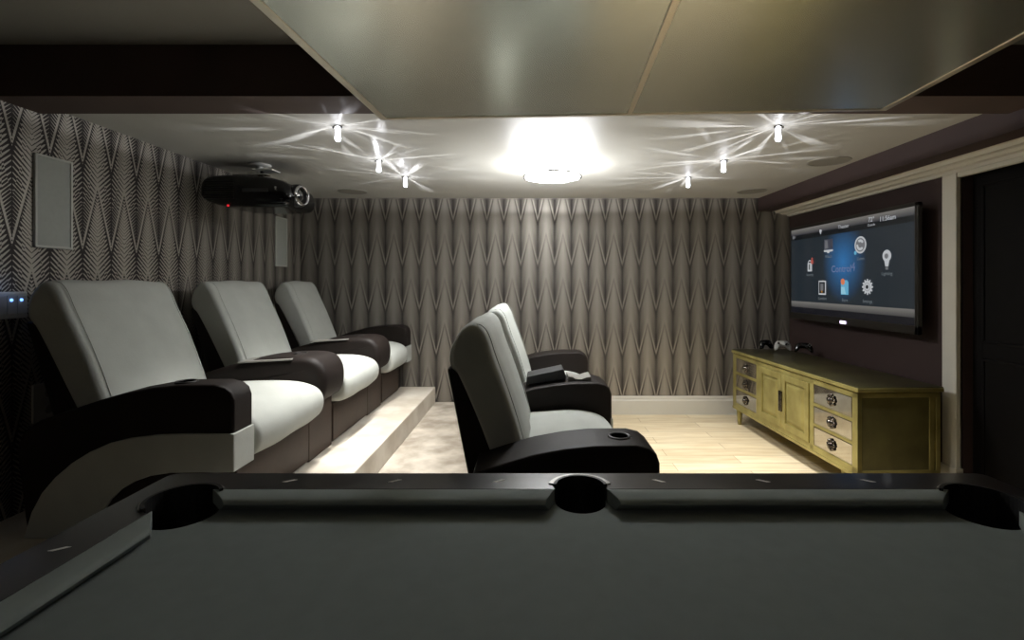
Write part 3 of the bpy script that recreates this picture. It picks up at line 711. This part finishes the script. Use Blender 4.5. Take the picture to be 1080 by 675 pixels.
cx, cy = .145, 3.78
def uplight(x, y, z, power):
    ld = bpy.data.lights.new('lamp_uplight', 'POINT'); ld.energy = power; ld.shadow_soft_size = .03; ld.color = (.97, .985, 1)
    ld.use_nodes = True; t = ld.node_tree; em = t.nodes['Emission']
    tc = t.nodes.new('ShaderNodeTexCoord'); sp = t.nodes.new('ShaderNodeSeparateXYZ'); t.links.new(tc.outputs['Normal'], sp.inputs[0])
    Zn = N(t, sp.outputs[2]); q = (Zn*Zn*-1.0+1.0)/(Zn*Zn).mx(.004)
    f = (q*.35+.6).mn(4.0)*Zn.gt(.03)
    t.links.new(f.s, em.inputs['Strength'])
    lo = bpy.data.objects.new('lamp_uplight', ld); C.objects.link(lo); lo.location = (x, y, z)
for q in range(10):
    uplight(cx+.27*math.cos(q*PI/5), cy+.27*math.sin(q*PI/5), ZC-.19, 1.25)
R = thing('ceiling_lamp', 'round glowing ceiling lamp with a thin chrome ring in the middle of the white ceiling', 'ceiling light', (cx, cy, ZC))
obj('canopy', lathe(bmesh.new(), [(0, 0), (.07, 0), (.07, -.015), (.03, -.02), (.03, -.07), (0, -.07)], (cx, cy, ZC), seg=32), 'chrome', R, smooth=True)
obj('diffuser', lathe(bmesh.new(), [(0, -.068), (.19, -.068), (.20, -.074), (.205, -.092), (.17, -.106), (0, -.112)], (cx, cy, ZC), seg=48), 'lamp', R, smooth=True)
obj('rim', lathe(bmesh.new(), [(.218, -.082), (.228, -.082), (.23, -.09), (.228, -.098), (.218, -.098), (.216, -.09), (.218, -.082)], (cx, cy, ZC), seg=64), 'chrome', R, smooth=True)
for q in range(4):
    t = q*PI/2; bm = lathe(bmesh.new(), [(0, 0), (.004, 0), (.004, .03), (0, .03)], (cx+.195*math.cos(t), cy+.195*math.sin(t), ZC-.09), dirv=(math.cos(t), math.sin(t), 0), seg=8)
    obj('clip', bm, 'chrome', R)

# ================================================================== SUSPENDED PANEL OVER THE TABLE
rz = math.radians(-3.1)
S = thing('suspended_panel', 'large satin champagne panel hung over the pool table, split by chrome strips', 'ceiling panel', (-.703, 2.228, 2.18), rz)
W_, Ln = 2.24, 2.9
dv = 1.13
obj('panel', bx(.03, dv-.012, -Ln, -.022, .003, .03), 'satin', S, local=True)
obj('panel', bx(dv+.012, W_-.03, -Ln, -.022, .003, .03), 'satin', S, local=True)
obj('edge_strip', bx(0, .03, -Ln, 0, 0, .045), 'brass_chrome', S, local=True, bevel=.003)
obj('edge_strip', bx(W_-.03, W_, -Ln, 0, 0, .045), 'brass_chrome', S, local=True, bevel=.003)
obj('edge_strip', bx(.03, W_-.03, -.022, 0, 0, .045), 'brass_chrome', S, local=True, bevel=.003)
obj('edge_strip', bx(dv-.012, dv+.012, -Ln, -.022, -.001, .04), 'brass_chrome', S, local=True, bevel=.003)
obj('edge_strip', bx(0, W_, -Ln-.022, -Ln, 0, .045), 'brass_chrome', S, local=True, bevel=.003)
obj('hanging_core', bx(.25, W_-.25, -Ln+.25, -.3, .03, ZP-2.18), 'beam', S, local=True)

# ================================================================== POOL TABLE
T = thing('pool_table', 'dark-railed pool table with grey cloth filling the foreground', 'pool table', (.144, .85, 0))
nx0, nx1, ny0, ny1 = -.985, 1.273, .28, 1.41        # cushion noses
wx0, wx1, wy0, wy1 = -1.06, 1.348, .205, 1.483      # cushion / wood line
ox0, ox1, oy0, oy1 = -1.20, 1.488, .07, 1.606       # outer edge
zr_, zb = .80, .757
cxm = .144
rc, rs = .095, .080
pockets = [(-1.025, 1.413, rc), (cxm, 1.492, rs), (1.313, 1.413, rc), (1.313, .275, rc), (cxm, .196, rs), (-1.025, .275, rc)]
def arc(c, a0, a1, n=16):
    return [(c[0]+c[2]*math.cos(math.radians(a0+(a1-a0)*i/n)), c[1]+c[2]*math.sin(math.radians(a0+(a1-a0)*i/n))) for i in range(n+1)]
def rrect(x0, x1, y0, y1, r, n=8):
    o = []
    for cx_, cy_, a in ((x1-r, y1-r, 0), (x0+r, y1-r, 90), (x0+r, y0+r, 180), (x1-r, y0+r, 270)): o += arc((cx_, cy_, r), a, a+90, n)
    return o
outer = rrect(ox0, ox1, oy0, oy1, .03)
# inner boundary of the wood, counter-clockwise with pocket mouths, cut where each circle meets the wood line
def hit(c, x=None, y=None, s=1):
    if y is not None: d = math.sqrt(max(0, c[2]**2-(y-c[1])**2)); return (c[0]+s*d, y)
    d = math.sqrt(max(0, c[2]**2-(x-c[0])**2)); return (x, c[1]+s*d)
def angle(c, p): return math.degrees(math.atan2(p[1]-c[1], p[0]-c[0]))
TL, TM, TR, BR, BM_, BL = pockets
inner = []
def span(c, p, q):     # counter... clockwise-outward arc from p to q going round the outside of the table
    a, b = angle(c, p), angle(c, q)
    while b > a: b -= 360
    while b < a-360: b += 360
    return arc(c, a, b, 18)
inner += span(TL, hit(TL, x=wx0, s=-1), hit(TL, y=wy1, s=1))
inner += span(TM, hit(TM, y=wy1, s=-1), hit(TM, y=wy1, s=1))
inner += span(TR, hit(TR, y=wy1, s=-1), hit(TR, x=wx1, s=-1))
inner += span(BR, hit(BR, x=wx1, s=1), hit(BR, y=wy0, s=-1))
inner += span(BM_, hit(BM_, y=wy0, s=1), hit(BM_, y=wy0, s=-1))
inner += span(BL, hit(BL, y=wy0, s=1), hit(BL, x=wx0, s=1))
obj('rail_top', poly_curve([outer, inner], .755, zr_), 'rail', T, bevel=.004)
# cloth bed with the pocket holes cut
bed = rrect(ox0+.03, ox1-.03, oy0+.03, oy1-.03, .06)
obj('cloth_bed', poly_curve([bed] + [arc((c[0], c[1], c[2]*.98), 0, 348, 29) for c in pockets], zb-.03, zb), 'cloth', T)
# six cushions
def cushion(p0, p1, n, c0, c1):
    """p0,p1 on the wood line; n points to the table; c0,c1 how far the nose is cut back at each end"""
    bm = bmesh.new(); p0 = Vector(p0); p1 = Vector(p1); n = Vector(n); t = (p1-p0).normalized(); w = .073
    prof = [(0, .757), (0, .7995), (.012, .801), (.058, .797), (.069, .791), (w, .784), (w-.006, .778), (.045, .757)]
    A = []; B = []
    for d, z in prof:
        a = p0 + n*d + t*(c0*d/w); b = p1 + n*d - t*(c1*d/w)
        A.append(bm.verts.new((a.x, a.y, z))); B.append(bm.verts.new((b.x, b.y, z)))
    m = len(prof); bm.faces.new(A); bm.faces.new(B[::-1])
    for i in range(m): bm.faces.new((A[i], A[(i+1) % m], B[(i+1) % m], B[i]))
    return obj('cushion', bm, 'cushion_cloth', T, bevel=.002)
e = .012
cushion((TL[0]+.04, wy1), (TM[0]-rs-.0, wy1), (0, -1), .08, .03)
cushion((TM[0]+rs+.0, wy1), (TR[0]-.04, wy1), (0, -1), .03, .08)
cushion((wx0, BL[1]+.07), (wx0, TL[1]-.07), (1, 0), .1, .1)
cushion((wx1, BR[1]+.07), (wx1, TR[1]-.07), (-1, 0), .1, .1)
cushion((BL[0]+.04, wy0), (BM_[0]-rs, wy0), (0, 1), .08, .03)
cushion((BM_[0]+rs, wy0), (BR[0]-.04, wy0), (0, 1), .03, .08)
# pockets: rubber cup, chrome collar on the rail
for i, c in enumerate(pockets):
    out = {0: (135, 0), 1: (90, 0), 2: (45, 0), 3: (-45, 0), 4: (-90, 0), 5: (-135, 0)}[i][0]
    half = 100 if i in (0, 2, 3, 5) else 84
    cup = bmesh.new()
    lathe(cup, [(c[2]-.001, .752), (c[2]-.004, .70), (c[2]-.010, .64), (c[2]-.025, .60), (0, .59)], (c[0], c[1], 0), seg=36)
    # raised back wall of the pocket liner
    def wall(bm, r0, r1, z0, z1, h):
        n = 26; rows = []
        for k in range(n+1):
            a = math.radians(out-h + 2*h*k/n)
            rows.append([bm.verts.new((c[0]+r*math.cos(a), c[1]+r*math.sin(a), z)) for r, z in ((r0, z0), (r1, z0), (r1, z1), (r0, z1))])
        for A_, B_ in zip(rows, rows[1:]):
            for q in range(4): bm.faces.new((A_[q], A_[(q+1) % 4], B_[(q+1) % 4], B_[q]))
        bm.faces.new(rows[0]); bm.faces.new(rows[-1][::-1])
    wall(cup, c[2]-.006, c[2]+.004, .70, .808, half)
    pk = obj('pocket', cup, 'rubber', T, smooth=False)
    col = bmesh.new(); wall(col, c[2]+.003, c[2]+(.021 if i in (1, 4) else .010), .795, .8045, half-8)
    obj('pocket_collar', col, 'collar', pk, bevel=.002)
# inlaid sights
def sight(x, y, vert=False):
    w, l = .007, .019
    pts = [(-l, -w+.003), (-l+.009, -w), (l, w-.003), (l-.009, w)] if 0 else [(-.020, .009), (-.007, .010), (.020, -.009), (.007, -.010)]
    if x < cxm: pts = [(-a, b) for a, b in pts][::-1]
    bm = bmesh.new(); A = [bm.verts.new((x+a, y+b, zr_-.001)) for a, b in pts]; B = [bm.verts.new((x+a, y+b, zr_+.0008)) for a, b in pts]
    bm.faces.new(A[::-1]); bm.faces.new(B)
    for i in range(4): bm.faces.new((A[i], A[(i+1) % 4], B[(i+1) % 4], B[i]))
    obj('rail_sight', bm, 'inlay', T)
for d in (.255, .587, .922):
    for s in (-1, 1):
        sight(cxm+s*d, 1.543); sight(cxm+s*d, .132)
for y in (.55, .845, 1.149): sight(-1.127, y); sight(1.415, y)
# joints of the rail at the corners, drawn as thin dark grooves
obj('apron', bx(ox0+.03, ox1-.03, oy0+.03, oy1-.03, .50, .727), 'rail', T, bevel=.01)
# the pocket cups reach into the apron; apron is hollow
for c in [o for o in T.children if o.name.startswith('apron')]:
    bpy.data.objects.remove(c)
bm = bmesh.new()
for a in ((ox0+.01, ox1-.01, oy0+.01, oy0+.026), (ox0+.01, ox1-.01, oy1-.026, oy1-.01), (ox0+.01, ox0+.026, oy0+.026, oy1-.026), (ox1-.026, ox1-.01, oy0+.026, oy1-.026)): box(bm, *a, .47, .757)
obj('apron', bm, 'rail', T, bevel=.004)
obj('slate_support', bx(ox0+.045, ox1-.045, oy0+.045, oy1-.045, .47, .56), 'rail', T)
for x in (ox0+.13, ox1-.13):
    for y in (oy0+.13, oy1-.13):
        bm = lathe(bmesh.new(), [(0, 0), (.045, 0), (.05, .03), (.035, .06), (.045, .12), (.06, .3), (.07, .42), (.085, .44), (.085, .48), (0, .48)], (x, y, 0), seg=24)
        obj('leg', bm, 'rail', T, smooth=True)

# ================================================================== LIGHT
def area(name, loc, size, power, col, rot=(0, 0, 0), sy=None):
    ld = bpy.data.lights.new(name, 'AREA'); ld.energy = power; ld.color = col; ld.size = size
    if sy: ld.shape = 'RECTANGLE'; ld.size_y = sy
    lo = bpy.data.objects.new(name, ld); C.objects.link(lo); lo.location = loc; lo.rotation_euler = rot
    return lo
ld = bpy.data.lights.new('switch_glow', 'POINT'); ld.energy = .03; ld.color = (.25, .45, 1); ld.shadow_soft_size = .01
lo = bpy.data.objects.new('switch_glow', ld); C.objects.link(lo); lo.location = (XL+.05, 2.31, 1.42)
# unseen fill light added behind the camera to brighten the billiard zone
area('pool_fill_light', (-.2, -1.4, 2.5), .6, 5, (1, .96, .9))
w = bpy.data.worlds.new('world'); bpy.context.scene.world = w; w.use_nodes = True
w.node_tree.nodes['Background'].inputs[0].default_value = (.02, .02, .022, 1)

# ================================================================== CAMERA
cd = bpy.data.cameras.new('camera'); cam = bpy.data.objects.new('camera', cd); C.objects.link(cam)
cam.location = (0, 0, CAMZ); cam.rotation_euler = (PI/2, 0, 0)
cd.sensor_width = 36; cd.lens = 36*510/1080
cd.shift_x = -(563-540)/1080; cd.shift_y = (298-337.5)/1080
cd.clip_start = .02
bpy.context.scene.camera = cam
vs = bpy.context.scene.view_settings
vs.view_transform = 'Standard'; vs.look = 'None'; vs.exposure = 0; vs.gamma = 1
